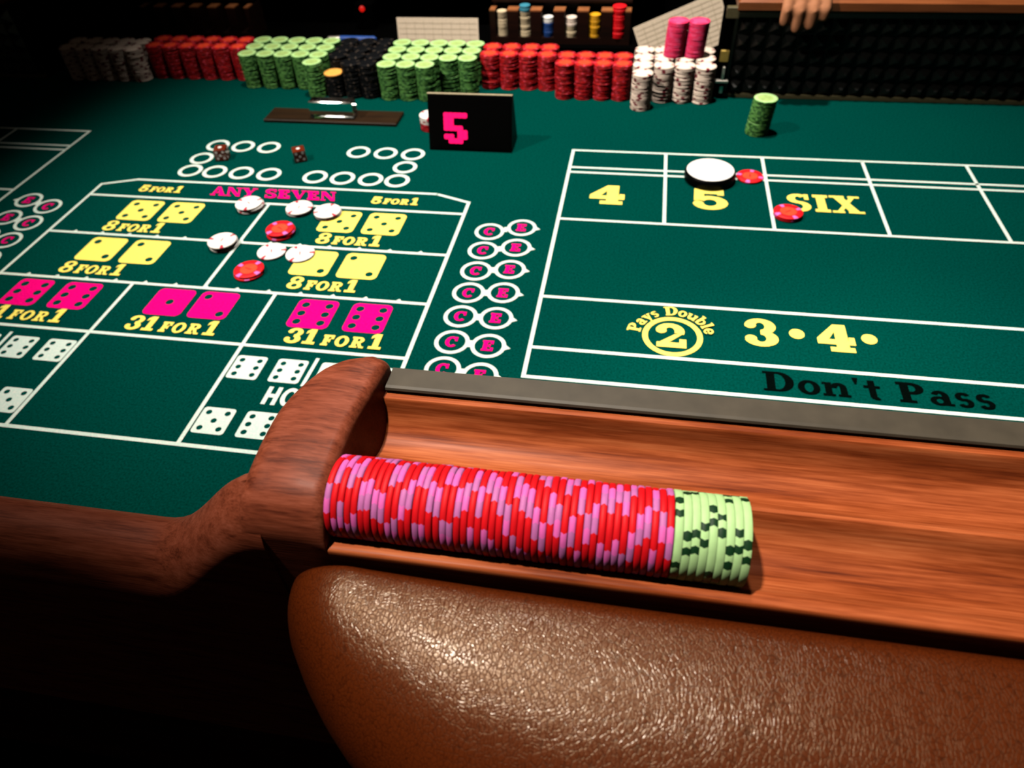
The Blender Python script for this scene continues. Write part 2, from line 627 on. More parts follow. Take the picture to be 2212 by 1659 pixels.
G['V'] = (0.98, [[(.05, 1), (.37, 1), (.60, .18), (.46, 0)], [(.80, 1), (.92, 1), (.58, 0), (.46, 0)], rc(0, .9, .46, 1), rc(.66, .9, 1.0, 1)])
G['I'] = (0.5, [rc(.12, 0, .40, 1), rc(.02, 0, .5, .15), rc(.02, .85, .5, 1)])
G['X'] = (0.96, [[(.08, 1), (.40, 1), (.90, 0), (.58, 0)], [(.10, 0), (.26, 0), (.86, 1), (.70, 1)], rc(0, 0, .38, .11), rc(.50, 0, 1, .11), rc(0, .89, .48, 1), rc(.6, .89, .96, 1)])
G['1'] = (0.66, [rc(.18, 0, .46, 1), rc(.02, 0, .62, .16), [(.0, .66), (.18, .78), (.18, 1), (.02, .86)]])
G['2'] = (0.84, arc(.40, .68, .40, .34, .27, .17, -20, 170, 18) + [[(.78, .62), (.52, .55), (.04, .13), (.30, .13)], rc(.04, 0, .80, .20), rc(.66, 0, .84, .36)] + arc(.16, .70, .15, .13, .149, .129, 0, 360, 12))
G['3'] = (0.80, arc(.38, .73, .37, .29, .26, .15, -90, 165, 18) + arc(.38, .275, .40, .295, .28, .16, -165, 90, 18) + arc(.15, .75, .14, .12, .139, .119, 0, 360, 12) + arc(.14, .25, .14, .12, .139, .119, 0, 360, 12))
G['4'] = (0.92, [rc(.46, .0, .76, 1), rc(.30, 0, .88, .16), rc(.02, .26, .92, .44), [(.02, .36), (.02, .46), (.46, 1), (.62, 1), (.30, .44)], rc(.78, .26, .92, .54)])
G['5'] = (0.86, [rc(.06, .76, .74, 1), [(.06, .98), (.30, .98), (.27, .45), (.04, .40)], rc(.60, .70, .76, 1)] + arc(.42, .31, .42, .33, .26, .17, -160, 150, 24) + arc(.14, .26, .13, .12, .129, .119, 0, 360, 12))
G['8'] = (0.84, arc(.41, .745, .37, .27, .23, .14, 0, 360, 22) + arc(.41, .275, .41, .295, .25, .15, 0, 360, 22))
G['H'] = (0.9, [rc(.08, 0, .32, 1), rc(.60, 0, .84, 1), rc(.3, .40, .62, .60)])
G['Q'] = (0.96, arc(.47, .5, .45, .52, .24, .20, 0, 360, 30))          # plain round O
G['D'] = (0.98, [rc(.02, 0, .5, .10), rc(.12, 0, .38, 1), rc(.02, .90, .5, 1)] + arc(.46, .5, .48, .5, .26, .10, -90, 90, 18))
G['P'] = (0.86, [rc(.02, 0, .52, .12), rc(.12, 0, .38, 1), rc(.02, .88, .46, 1), rc(.38, .42, .46, .54)] + arc(.44, .71, .38, .29, .24, .12, -90, 90, 14))
G['o'] = (0.66, arc(.33, .33, .33, .36, .20, .11, 0, 360, 22))
G['n'] = (0.80, [rc(.08, 0, .28, .66), rc(.0, 0, .36, .09), rc(0, .58, .28, .66), rc(.52, 0, .72, .44), rc(.44, 0, .80, .09)] + arc(.48, .42, .24, .25, .20, .13, 0, 180, 12))
G['t'] = (0.50, [rc(.14, .12, .34, .92), rc(.0, .56, .48, .66)] + arc(.34, .16, .20, .18, .19, .12, 180, 300, 8))
G["'"] = (0.30, [[(.06, 1), (.24, 1), (.18, .70), (.12, .70)]])
G['a'] = (0.68, arc(.28, .20, .28, .22, .18, .10, 0, 360, 18) + [rc(.38, 0, .58, .46), rc(.5, 0, .68, .09)] + arc(.32, .44, .26, .25, .20, .11, 0, 160, 12))
G['y'] = (0.70, [[(.04, .66), (.28, .66), (.44, .12), (.30, .02)], [(.50, .66), (.62, .66), (.34, -.22), (.18, -.22)], rc(0, .58, .34, .66), rc(.42, .58, .70, .66), rc(.04, -.30, .26, -.18)])
G['s'] = (0.54, arc(.26, .49, .24, .20, .17, .10, 30, 270, 12) + arc(.26, .19, .25, .21, .17, .10, -150, 90, 12))
G['u'] = (0.80, [rc(.08, .22, .28, .66), rc(0, .58, .28, .66), rc(.52, 0, .72, .66), rc(.44, .58, .72, .66), rc(.6, 0, .8, .09)] + arc(.32, .24, .24, .26, .20, .13, 180, 360, 12))
G['b'] = (0.74, [rc(.08, 0, .28, 1), rc(0, .91, .28, 1)] + arc(.38, .33, .33, .35, .19, .11, 0, 360, 20))
G['l'] = (0.40, [rc(.08, 0, .28, 1), rc(0, .91, .28, 1), rc(0, 0, .38, .09)])
G['e'] = (0.66, arc(.33, .33, .33, .36, .20, .11, 10, 330, 20) + [rc(.10, .28, .62, .38)])
G[' '] = (0.42, [])


def text_polys(items, gap=0.06):
    """items: list of (char, height) -> polygons in metres, starting at x=0"""
    x = 0
    out = []
    for ch, h in items:
        adv, polys = G[ch]
        for pl in polys:
            out.append([(x + px * h, py * h) for px, py in pl])
        x += (adv + gap) * h
    return out, x


def word(items, x0, y0, width=None, mat=None, gap=0.06, shear=0.0, hscale=1.0):
    """printed word with its lower left corner at x0,y0, stretched to the given width"""
    polys, wd = text_polys(items, gap)
    k = (width / wd) if width else hscale
    p = Print()
    for pl in polys:
        p.poly([(x0 + k * px + shear * py, y0 + py) for px, py in pl])
    return p.build('printed_word', mat or P_YEL)


def it(s, h):
    return [(c, h) for c in s]


def bet(n, big, small):
    sp_ = [(' ', small * .28)]
    return it(n, big) + sp_ + it('FOR', small) + sp_ + it('1', big)


word(it('ANY', 0.0265) + [(' ', .03)] + it('SEVEN', 0.0265), mx(-0.4560) - .004, 0.9195, 0.215, P_MAG, gap=.02, shear=-.35)
word(bet('5', .0205, .0155), -0.4010, 0.9195, 0.078)
word(bet('5', .0205, .0155), mx(-0.4010) - .078, 0.9195, 0.078)
for y in (0.8045, 0.6960):
    word(bet('8', .0270, .0200), -0.4495, y, 0.1010)
    word(bet('8', .0270, .0200), mx(-0.4495) - .1010 - .02, y, 0.1010)
word(bet('31', .0275, .0195), -0.4090, 0.5905, 0.1300, gap=.12)
word(bet('31', .0275, .0195), XC - 0.065, 0.5905, 0.1300, gap=.12)
word(bet('31', .0275, .0195), mx(-0.4090) - .1300, 0.5905, 0.1300, gap=.12)
word(it('H', .0280) + it('Q', .0280) + it('R', .0280) + it('N', .0280), -0.3940, 0.4870, 0.090, P_WHITE, gap=.05)
word(it('4', .0555), -0.0655, 0.9530, 0.0575)
word(it('5', .0590), 0.0900, 0.9525, 0.0570)
word(it('SIX', .0480), 0.2270, 0.9600, 0.1080)
word(it('3', .0490), 0.1470, 0.6525, 0.0425)
word(it('4', .0490), 0.2290, 0.6525, 0.0460)
ringp(0.2075, 0.6790, 0.0088, 0.0, 'printed_dot', P_YEL)
ringp(0.2890, 0.6790, 0.0088, 0.0, 'printed_dot', P_YEL)
word(it("Don't", .0310), 0.1610, 0.5785, 0.1270, P_BLK)
word(it('Pass', .0310), 0.3020, 0.5785, 0.0990, P_BLK)
# pays double 2
ringp(0.0622, 0.6575, 0.0358, 0.0292, 'printed_ring', P_YEL)
word(it('2', .0430), 0.0420, 0.6370, 0.0390)
p = Print()
txt = 'Pays Double'
hh = 0.0165
tot = sum((G[c][0] + .05) for c in txt) * hh
rr = 0.0385
span = tot / (rr + hh * .4)
a = PI / 2 + span / 2 + 0.02
for ch in txt:
    adv = (G[ch][0] + .05) * hh
    da = adv / (rr + hh * .4)
    for pl in G[ch][1]:
        q = []
        for px, py in pl:
            an = a - da * (px / (G[ch][0] + .05))
            r_ = rr + py * hh
            q.append((0.0622 + r_ * math.cos(an), 0.6575 + r_ * math.sin(an)))
        p.poly(q)
    a -= da
p.build('printed_word', P_YEL)


def die_print(x0, y0, x1, y1, n, mat, r=0.008, pr=0.0054):
    """printed die: rounded square with the felt showing through its pips"""
    L_ = {2: [(-1, 1), (1, -1)], 3: [(-1, 1), (0, 0), (1, -1)], 5: [(-1, 1), (1, 1), (0, 0), (-1, -1), (1, -1)], 6: [(-1, 1), (1, 1), (-1, 0), (1, 0), (-1, -1), (1, -1)], 1: [(0, 0)]}[n]
    bm = bmesh.new()
    cx, cy = (x0 + x1) / 2, (y0 + y1) / 2
    outer = []
    for ax, ay, a0 in ((x1 - r, y1 - r, 0), (x0 + r, y1 - r, 90), (x0 + r, y0 + r, 180), (x1 - r, y0 + r, 270)):
        for k in range(6):
            an = rad(a0 + 18 * k)
            outer.append((ax + r * math.cos(an), ay + r * math.sin(an)))
    loops = [outer]
    for dx, dy in L_:
        px, py = cx + dx * (x1 - x0) * 0.29, cy + dy * (y1 - y0) * 0.30
        loops.append([(px + pr * math.cos(2 * PI * k / 16), py + pr * math.sin(2 * PI * k / 16)) for k in range(16)])
    edges = []
    for lp in loops:
        vs_ = [bm.verts.new((x, y, ZP)) for x, y in lp]
        edges += [bm.edges.new((vs_[i], vs_[(i + 1) % len(vs_)])) for i in range(len(vs_))]
    bmesh.ops.triangle_fill(bm, edges=edges, use_beauty=True, use_dissolve=False)
    for f in bm.faces:
        f.normal_update()
        if f.normal.z < 0:
            f.normal_flip()
    me = bpy.data.meshes.new('printed_die')
    bm.to_mesh(me)
    bm.free()
    me.materials.append(mat)
    o = bpy.data.objects.new('printed_die', me)
    return link(o, felt)


def dice_pair(xs, y0, y1, n, mat, **k):
    for x0, x1 in xs:
        die_print(x0, y0, x1, y1, n, mat, **k)
        die_print(mx(x1), y0, mx(x0), y1, n, mat, **k)


dice_pair([(-0.4600, -0.4030), (-0.3905, -0.3325)], 0.8360, 0.8935, 5, P_YEL, pr=0.0050)
dice_pair([(-0.4600, -0.4030), (-0.3905, -0.3325)], 0.7275, 0.7860, 2, P_YEL, pr=0.0055)
dice_pair([(-0.4185, -0.3630), (-0.3440, -0.2905)], 0.6200, 0.6765, 6, P_MAG, pr=0.0055)
die_print(XC + 0.0045, 0.6225, -0.5025, 0.6775, 2, P_MAG, pr=0.0055)
die_print(2 * XC + 0.5025, 0.6225, XC - 0.0045, 0.6775, 1, P_MAG, pr=0.0055)
dice_pair([(-0.4526, -0.4139), (-0.4000, -0.3618)], 0.5228, 0.5620, 6, P_WHITE, r=0.004, pr=0.0035)
dice_pair([(-0.3450, -0.3065), (-0.2960, -0.2570)], 0.5228, 0.5620, 1, P_WHITE, r=0.004, pr=0.0035)
dice_pair([(-0.4526, -0.4139)], 0.4370, 0.4755, 5, P_WHITE, r=0.004, pr=0.0035)
dice_pair([(-0.4005, -0.3620)], 0.4370, 0.4755, 6, P_WHITE, r=0.004, pr=0.0035)
both([(-0.3553, 0.5200), (-0.3535, 0.5680)], 0.0045)

# C and E circles in two columns, joined at the waist, with a little tip
for k in range(9):
    yc = 0.8604 - 0.0488 * k
    ye = 0.8755 - 0.0522 * k
    for side in (0, 1):
        f = (lambda x: mx(x)) if side else (lambda x: x)
        ringp(f(-0.2001), yc, 0.0216, 0.0166)
        ringp(f(-0.1548), ye, 0.0216, 0.0166)
        p = Print()
        sg = -1 if side else 1
        p.poly([(f(-0.1548) + sg * 0.0195, ye - 0.006), (f(-0.1548) + sg * 0.0275, ye - 0.002), (f(-0.1548) + sg * 0.0195, ye + 0.005)])
        p.build('printed_tip', P_WHITE)
        p = Print()
        p.poly([(f(-0.1805), (yc + ye) / 2 - 0.006), (f(-0.1745), (yc + ye) / 2 - 0.006), (f(-0.1745), (yc + ye) / 2 + 0.006), (f(-0.1805), (yc + ye) / 2 + 0.006)])
        p.build('printed_link', P_WHITE)
        word(it('C', 0.0185), f(-0.2001) - 0.0085, yc - 0.0093, 0.0175, P_MAG)
        word(it('E', 0.0185), f(-0.1548) - 0.0085, ye - 0.0093, 0.0170, P_MAG)

# ---- rail: wooden chip tray with two grooves
prof = []
prof += [(0.1580, 0.215), (0.1580, 0.2765), (0.1580, 0.2787), (0.1583, 0.2799), (0.1590, 0.2806), (0.1600, 0.2808), (0.1645, 0.2808), (0.1652, 0.2804)]
c1y, c1z, r1 = 0.1822, 0.2907, 0.0199
for k in range(1, 16):
    a = rad(212 + (340 - 212) * k / 15)
    prof.append((c1y + r1 * math.cos(a), c1z + r1 * math.sin(a)))
prof += [(0.2030, 0.2860)]
c2y, c2z, r2 = 0.2215, 0.2975, 0.0200
for k in range(0, 13):
    a = rad(215 + (342 - 215) * k / 12)
    prof.append((c2y + r2 * math.cos(a), c2z + r2 * math.sin(a)))
prof += [(0.2412, 0.2952), (0.2422, 0.2965), (0.2480, 0.2968), (0.2480, 0.215)]
tray = tpart(smooth_by_angle(MB().extrude_yz(prof, -0.1248, XR, 1).build('chip_rail_tray', WOOD), 35))
tray['label'] = 'orange brown wooden tray with two chip grooves'
sp = [(0.2492, 0.288), (0.2492, 0.2972), (0.2462, 0.2980), (0.2456, 0.2990), (0.2462, 0.3002), (0.2480, 0.3006), (0.2612, 0.3006), (0.2622, 0.2996), (0.2622, 0.250), (0.2500, 0.250)]
tpart(MB().extrude_yz(sp, -0.1200, XR, 1).build('rubber_strip', STRIP))['label'] = 'grey rubber strip along the felt side of the rail'

# ---- sculpted end cap
CL = [(0.128, -0.1690), (0.185, -0.1690), (0.2090, -0.1690), (0.2155, -0.1688), (0.2216, -0.1680), (0.2275, -0.1666), (0.2329, -0.1648), (0.2392, -0.1623), (0.2472, -0.1583),
      (0.2520, -0.1536), (0.2569, -0.1477), (0.2611, -0.1400), (0.2640, -0.1300)]
CR = [(0.128, -0.1250), (0.215, -0.1250), (0.252, -0.1205), (0.2575, -0.1205), (0.2610, -0.1215), (0.2640, -0.1265)]


def sstep(t):
    t = max(0, min(1, t))
    return t * t * (3 - 2 * t)


def lerp_tab(tab, y):
    for (a, b), (c, d) in zip(tab, tab[1:]):
        if y <= c:
            return b + (d - b) * max(0, (y - a)) / (c - a)
    return tab[-1][1]


def cap_mesh(flip=False):
    V, F = [], []
    ys = [0.158 + 0.016 * (1 - math.cos(PI / 2 * i / 8)) for i in range(8)] + [0.174 + (0.245 - 0.174) * i / 20 for i in range(21)] + [0.2480, 0.251, 0.2535, 0.2555, 0.2575, 0.2590, 0.2605, 0.2618, 0.2629, 0.2637]
    for y in ys:
        xl, xr = lerp_tab(CL, y), lerp_tab(CR, y)
        zt = 0.3105 - 4.0 * max(0.0, 0.207 - y) ** 2
        fr = max(0.0, min(1.0, (0.174 - y) / 0.016))
        zt -= 0.018 * (1 - math.sqrt(1 - fr * fr))
        e = max(0.0, (y - 0.2525) / 0.0113)
        zt -= 0.012 * (1 - math.sqrt(max(0.0, 1 - e * e)))
        w_ = xr - xl
        rl, rr_ = min(0.012, w_ * .5), min(0.0065, w_ * .35)
        sec = [(xl, 0.05), (xl, zt - rl - 0.0015)]
        for k in range(9):
            a = rad(180 - 90 * k / 8)
            sec.append((xl + rl + rl * math.cos(a), zt - rl + rl * math.sin(a)))
        sec += [(xl + rl + (w_ - rl - rr_) * t, zt + 0.0012 * math.sin(PI * t)) for t in (.25, .5, .75)]
        for k in range(9):
            a = rad(90 - 90 * k / 8)
            sec.append((xr - rr_ + rr_ * math.cos(a), zt - rr_ + rr_ * math.sin(a)))
        xf = xr + 0.005 * sstep((y - 0.2025) / 0.012)
        sec += [(xr, zt - rr_ - 0.0012), (xf, 0.276), (xf, 0.05)]
        V += [(x_, y, z_) for x_, z_ in sec]
    m = len(sec)
    for k in range(len(ys) - 1):
        for i in range(m):
            j = (i + 1) % m
            F.append([k * m + i, k * m + j, (k + 1) * m + j, (k + 1) * m + i])
    F.append(list(range(m)))
    F.append([(len(ys) - 1) * m + i for i in range(m)])
    if flip:
        V = [(mx(x), y, z) for x, y, z in V]
    return V, F


for fl in (False, True):
    V, F = cap_mesh(fl)
    b = MB()
    b.v, b.f = V, F
    o = tpart(smooth_by_angle(b.build('rail_end_cap', CAPW), 60))
    o['label'] = 'sculpted wooden end cap of the chip rail'

# ---- low stickman rail that scoops down from the cap


V, F = [], []
xs = [-0.156 - 0.006 * i for i in range(18)] + [-0.35, -0.5, -0.65, -0.8]
xs += [mx(x) for x in reversed(xs[:18])]
NP = 14
for x in xs:
    d = min(-0.150 - x, x - mx(-0.150))
    zt = 0.3050 - 0.068 * sstep((d - 0.006) / 0.088)
    ya, yb = 0.1565, 0.187 + 0.009 * sstep(d / 0.08)
    pr_ = [(ya, zt - 0.16), (ya, zt - 0.030), (ya, zt - 0.026), (ya + 0.0015, zt - 0.019), (ya + 0.006, zt - 0.010), (ya + 0.012, zt - 0.004), (ya + 0.019, zt - 0.001), (yb - 0.012, zt + 0.0005), (yb - 0.007, zt - 0.001), (yb - 0.003, zt - 0.004), (yb - 0.0008, zt - 0.009), (yb, zt - 0.016), (yb, 0.0), (ya, 0.0)]
    V += [(x, y, z) for y, z in pr_]
for k in range(len(xs) - 1):
    for i in range(NP):
        j = (i + 1) % NP
        F.append([k * NP + i, k * NP + j, (k + 1) * NP + j, (k + 1) * NP + i])
F.append(list(range(NP)))
F.append([(len(xs) - 1) * NP + i for i in range(NP)])
b = MB()
b.v, b.f = V, F
tpart(smooth_by_angle(b.build('low_wooden_rail', CAPW), 45))['label'] = 'low wooden rail scooping down from the end cap'

# ---- padded leather armrest, rounded at its left end


def armrest(x0, x1, flip=False):
    """x0 = left end, body runs to x1"""
    V, F = [], []
    us = []
    n1 = 40
    R = 0.150
    for i in range(n1 + 1):
        us.append(x0 + R * (1 - math.cos(PI / 2 * i / n1)))
    us += [x0 + R + 0.05, x0 + R + 0.12, x1]
    NS = 64
    NEAR = [(0.0, 0.1440), (0.0015, 0.1390), (0.009, 0.1270), (0.021, 0.1126), (0.034, 0.0996), (0.048, 0.0880), (0.070, 0.0750), (0.100, 0.0620), (0.150, 0.0520), (0.25, 0.048)]
    for x in us:
        t = min(1.0, (x - x0) / R)
        e = math.sqrt(max(0.0, 1 - (1 - t) ** 2.0))     # 0 at the tip, 1 in the body
        yfar = 0.1578 - 0.002 * (1 - e) ** 2
        ynear = lerp_tab(NEAR, x - x0)
        H = 0.004 + 0.055 * (1 - (1 - min(1.0, e * 1.5)) ** 1.6)
        ycr = yfar - 0.20 * (yfar - ynear)          # crest close to the tray
        zc = 0.2215
        for k in range(NS):
            th = 2 * PI * k / NS
            c_, s_ = math.cos(th), math.sin(th)
            ex = 2 / 2.1 if c_ < 0 else 2 / (2.1 + 1.8 * min(1.0, 4 * (x - x0) / R))
            ez = ex
            a_ = (yfar - ycr) if c_ > 0 else (ycr - ynear)
            yy = ycr + a_ * math.copysign(abs(c_) ** ex, c_)
            zz = zc + H * math.copysign(abs(s_) ** ez, s_)
            V.append((x, yy, zz))
    m = len(us)
    for i in range(m - 1):
        for k in range(NS):
            j = (k + 1) % NS
            F.append([i * NS + k, i * NS + j, (i + 1) * NS + j, (i + 1) * NS + k])
    F.append([k for k in range(NS)][::-1])
    F.append([(m - 1) * NS + k for k in range(NS)])
    if flip:
        V = [(mx(x), y, z) for x, y, z in V]
    b = MB()
    b.v, b.f = V, F
    o = tpart(smooth_by_angle(b.build('padded_armrest', LEATHER), 70))
    o['label'] = 'rounded brown leather armrest'
    return o


armrest(-0.1510, XR)
armrest(-0.1510, mx(XL), True)
# body of the table, legs, inside walls
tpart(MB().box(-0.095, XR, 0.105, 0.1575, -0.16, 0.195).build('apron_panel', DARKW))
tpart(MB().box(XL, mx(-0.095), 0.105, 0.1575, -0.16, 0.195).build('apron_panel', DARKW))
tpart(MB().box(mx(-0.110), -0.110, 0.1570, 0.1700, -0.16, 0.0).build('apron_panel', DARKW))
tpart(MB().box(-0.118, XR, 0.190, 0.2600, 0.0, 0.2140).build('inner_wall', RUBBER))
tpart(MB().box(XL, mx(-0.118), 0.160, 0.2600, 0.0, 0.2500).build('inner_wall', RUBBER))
tpart(MB().box(XL - .03, XL, 0.1, 1.36, -0.16, 0.26).build('end_wall', RUBBER))
tpart(MB().box(XR, XR + .03, 0.1, 1.36, -0.16, 0.26).build('end_wall', RUBBER))
tpart(MB().box(XL, XR, 0.16, 1.60, -0.16, -0.031).build('table_bed', DARKW))
for x in (-1.9, -0.56, 0.8):
    tpart(MB().box(x - .2, x + .2, 0.5, 1.2, -0.78, -0.16, 0.01).build('pedestal', DARKW))

# ---- far side: pyramid rubber walls either side of the bank, ledge behind the bank
WY = 1.362


def pyramid_wall(x0, x1):
    b = MB()
    b.box(x0, x1, WY, WY + 0.02, 0.0, 0.150)
    px, pz = 0.0265, 0.0262
    nz_ = 5
    for r_ in range(nz_):
        zc = 0.0200 + pz * r_
        n = int((x1 - x0 - 0.004) / px)
        for i in range(n):
            xc_ = x0 + 0.006 + px * (i + 0.5)
            if xc_ + px / 2 > x1:
                continue
            k = len(b.v)
            h_ = px * 0.49
            b.v += [(xc_ - h_, WY, zc - pz * .49), (xc_ + h_, WY, zc - pz * .49), (xc_ + h_, WY, zc + pz * .49), (xc_ - h_, WY, zc + pz * .49)]
            t_ = 0.0018
            b.v += [(xc_ - t_, WY - 0.012, zc - t_), (xc_ + t_, WY - 0.012, zc - t_), (xc_ + t_, WY - 0.012, zc + t_), (xc_ - t_, WY - 0.012, zc + t_)]
            for q in range(4):
                j = (q + 1) % 4
                b.f.append([k + q, k + j, k + 4 + j, k + 4 + q])
            b.f.append([k + 4, k + 5, k + 6, k + 7])
    o = tpart(b.build('pyramid_rubber_wall', RUBBER))
    o['label'] = 'black rubber bumper wall of small pyramids'
    t = tpart(MB().box(x0, x1, WY - 0.006, WY, 0.0, 0.008, 0.001).build('base_trim', TRIM))
    r = tpart(MB().box(x0, x1, WY - 0.020, WY + 0.09, 0.150, 0.172, 0.005).build('wooden_top_rail', HANDRAIL))


XB = 0.150
pyramid_wall(XB, XR)
pyramid_wall(XL, mx(XB))
tpart(MB().box(XB, XB + 0.02, WY + .02, 1.50, 0.0, 0.150).build('bank_side_wall', BLACK))
tpart(MB().box(mx(XB) - .02, mx(XB), WY + .02, 1.50, 0.0, 0.150).build('bank_side_wall', BLACK))
tpart(MB().box(mx(XB), XB, 1.480, 1.61, -0.029, 0.040).build('back_ledge', BLACK))
# brass and steel fittings on the end of the rubber wall
tpart(MB().box(0.134, 0.1485, WY - 0.012, WY + 0.002, 0.066, 0.086, 0.001).build('brass_plate', BRASS))
tpart(MB().box(0.1420, 0.1460, WY - 0.014, WY - 0.006, 0.030, 0.058, 0.001).build('steel_latch', STEEL))
tpart(MB().box(0.1330, 0.1545, WY - 0.015, WY - 0.007, 0.029, 0.0345, 0.001).build('steel_latch', STEEL))
tpart(MB().box(0.1420, 0.1475, WY - 0.014, WY - 0.006, 0.010, 0.024, 0.001).build('steel_latch', STEEL))
tpart(MB().box(0.1300, 0.1500, WY - 0.008, WY + 0.02, 0.000, 0.150, 0.001).build('wall_end_post', BLACK))
tpart(MB().box(0.1330, 0.1540, WY - 0.016, WY - 0.004, 0.140, 0.158, 0.001).build('rail_bracket', TRIM))

# ---------------------------------------------------------------- chips
R0 = 0.0195


def chip_mesh(name, mats, pattern, seg, th=0.0033, wob=0.0, rf=0.0125, facemat=None, ring=None, bv=0.0006):
    """pattern: material index for every segment of the rim.  Bevelled clay chip, axis z, base at z=0"""
    V, F, FM = [], [], []
    prof_ = [(rf, 0.0), (R0 - bv, 0.0), (R0, bv), (R0, th / 2), (R0, th - bv), (R0 - bv, th), (rf, th)]
    for k, (r, z) in enumerate(prof_):
        for i in range(seg):
            a = 2 * PI * i / seg
            if k == 3 and wob and pattern[i] != pattern[i - 1]:
                a += random.choice((-1, 1)) * wob
            V.append((r * math.cos(a), r * math.sin(a), z))
    for k in range(len(prof_) - 1):
        for i in range(seg):
            j = (i + 1) % seg
            F.append([k * seg + i, k * seg + j, (k + 1) * seg + j, (k + 1) * seg + i])
            FM.append(pattern[i] if ring is None or 0 < k < 5 else ring)
    F.append([i for i in range(seg)][::-1])
    FM.append(0 if facemat is None else facemat)
    F.append([(len(prof_) - 1) * seg + i for i in range(seg)])
    FM.append(0 if facemat is None else facemat)
    me = bpy.data.meshes.new(name)
    me.from_pydata(V, [], F)
    for m in mats:
        me.materials.append(m)
    me.polygons.foreach_set('material_index', FM)
    sm = [True] * len(F)
    sm[-1] = sm[-2] = False
    me.polygons.foreach_set('use_smooth', sm)
    bm = bmesh.new()
    bm.from_mesh(me)
    for e in bm.edges:
        if len(e.link_faces) == 2 and e.calc_face_angle(0) > rad(50):
            e.smooth = False
    bm.to_mesh(me)
    bm.free()
    return me


def rep(unit, seg):
    return (unit * (seg // len(unit) + 1))[:seg]


pat_red = rep([0] * 10 + [1] * 4 + [2] * 4, 72)
pat_red2 = rep([0] * 10 + [2] * 4 + [1] * 4, 72)
pat_grn = rep([0] * 12 + [1] * 2 + [0] * 2 + [1] * 2, 72)
RAIL_RED = [chip_mesh('red_chip', [C_RED, C_MAUVE, C_PINK], pat_red if i % 2 else pat_red2, 72, 0.00328, rad(2.2)) for i in range(8)]
RAIL_GRN = [chip_mesh('green_chip', [C_GREEN, C_DKGREEN], pat_grn, 72, 0.00346, rad(2.0), bv=0.00025) for i in range(6)]
SMALL_T = 0.0032
BK = {
    'green': [chip_mesh('bank_green_chip', [C_BSHADE, C_BDK, C_BLIT, C_OLIVE], rep([0] * 4 + [1, 1, 0, 1, 1], 36), 36, SMALL_T, facemat=3, ring=2)],
    'red': [chip_mesh('bank_red_chip', [C_BRED, C_BPINK, C_BDRED, C_ORANGE], rep([0, 2, 2, 0, 1, 0, 2, 0, 0], 36), 36, SMALL_T, facemat=3)],
    'white': [chip_mesh('bank_white_chip', [C_WHITE, C_BROWN], rep([0] * 10 + [1, 1], 36), 36, SMALL_T)],
    'black': [chip_mesh('bank_black_chip', [C_BLACK, C_GREY], rep([0] * 7 + [1, 0], 36), 36, SMALL_T)],
    'pink': [chip_mesh('bank_pink_chip', [C_HOT, C_HOT2], rep([0] * 6 + [1] * 3, 36), 36, SMALL_T, facemat=1)],
}
GOLD_CHIP = chip_mesh('gold_chip', [C_GOLD, C_GOLD], [0] * 36, 36, SMALL_T)
L_RED = chip_mesh('loose_red_chip', [C_RED, C_PINK, C_ORANGE], rep([0] * 14 + [1] * 4, 72), 72)
L_WHITE = chip_mesh('loose_white_chip', [C_LWHITE, C_LMARK], rep([0] * 21 + [1] * 3, 72), 72)
ORD = ['first', 'second', 'third', 'fourth', 'fifth', 'sixth', 'seventh', 'eighth', 'ninth', 'tenth', 'eleventh', 'twelfth', 'thirteenth', 'fourteenth', 'fifteenth', 'sixteenth', 'seventeenth', 'eighteenth', 'nineteenth']
TENS = {20: 'twenty', 30: 'thirty', 40: 'forty'}


def ordinal(n):
    if n < 20:
        return ORD[n - 1]
    t, u = n // 10 * 10, n % 10
    return TENS[t] + '-' + ORD[u - 1] if u else TENS[t][:-1] + 'ieth'


# row of chips standing on edge in the front groove
AX_Y, AX_Z = 0.1822, 0.2907
N_RED, N_GRN = 49, 9
x = -0.1322 + 0.0148
T_RED, T_GRN = 0.00300, 0.00332
rs = random.Random(3)
x_start = -0.1246
pitch_r = (0.0297 + 0.1246) / N_RED
pitch_g = (0.0611 - 0.0297) / N_GRN
for i in range(N_RED):
    o = bpy.data.objects.new('casino_chip', RAIL_RED[rs.randrange(8)])
    k = pitch_r / 0.00328 * 0.985
    o.scale = (1, 1, k)
    o.rotation_euler = Euler((rs.uniform(0, 2 * PI), PI / 2, 0), 'XYZ')
    o.rotation_euler = (Matrix.Rotation(rs.uniform(-.008, .008), 3, 'Z') @ Matrix.Rotation(PI / 2, 3, 'Y') @ Matrix.Rotation(rs.uniform(0, 2 * PI), 3, 'Z')).to_euler()
    o.location = (x_start + pitch_r * i, AX_Y + rs.uniform(-.0002, .0002), AX_Z + rs.uniform(-0.0002, .0003))
    link(o)
    tag(o, 'red and pink casino chip on edge in the wooden rail, %s from the end cap' % ordinal(i + 1), 'casino chip', 'red chips standing in the rail')
for i in range(N_GRN):
    o = bpy.data.objects.new('casino_chip', RAIL_GRN[rs.randrange(6)])
    k = pitch_g / 0.00346 * 0.992
    o.scale = (1, 1, k)
    ang = [0.2, 1.05, 1.0, 0.8, 0.35, 0.55, 1.25, 0.85, 1.1][i]
    o.rotation_euler = (Matrix.Rotation(PI / 2, 3, 'Y') @ Matrix.Rotation(ang, 3, 'Z')).to_euler()
    o.location = (0.0299 + pitch_g * i, AX_Y, AX_Z + rs.uniform(-0.0001, .0002))
    link(o)
    tag(o, 'pale green casino chip with dark spots in the wooden rail, %s after the red chips' % ordinal(i + 1), 'casino chip', 'green chips standing in the rail')


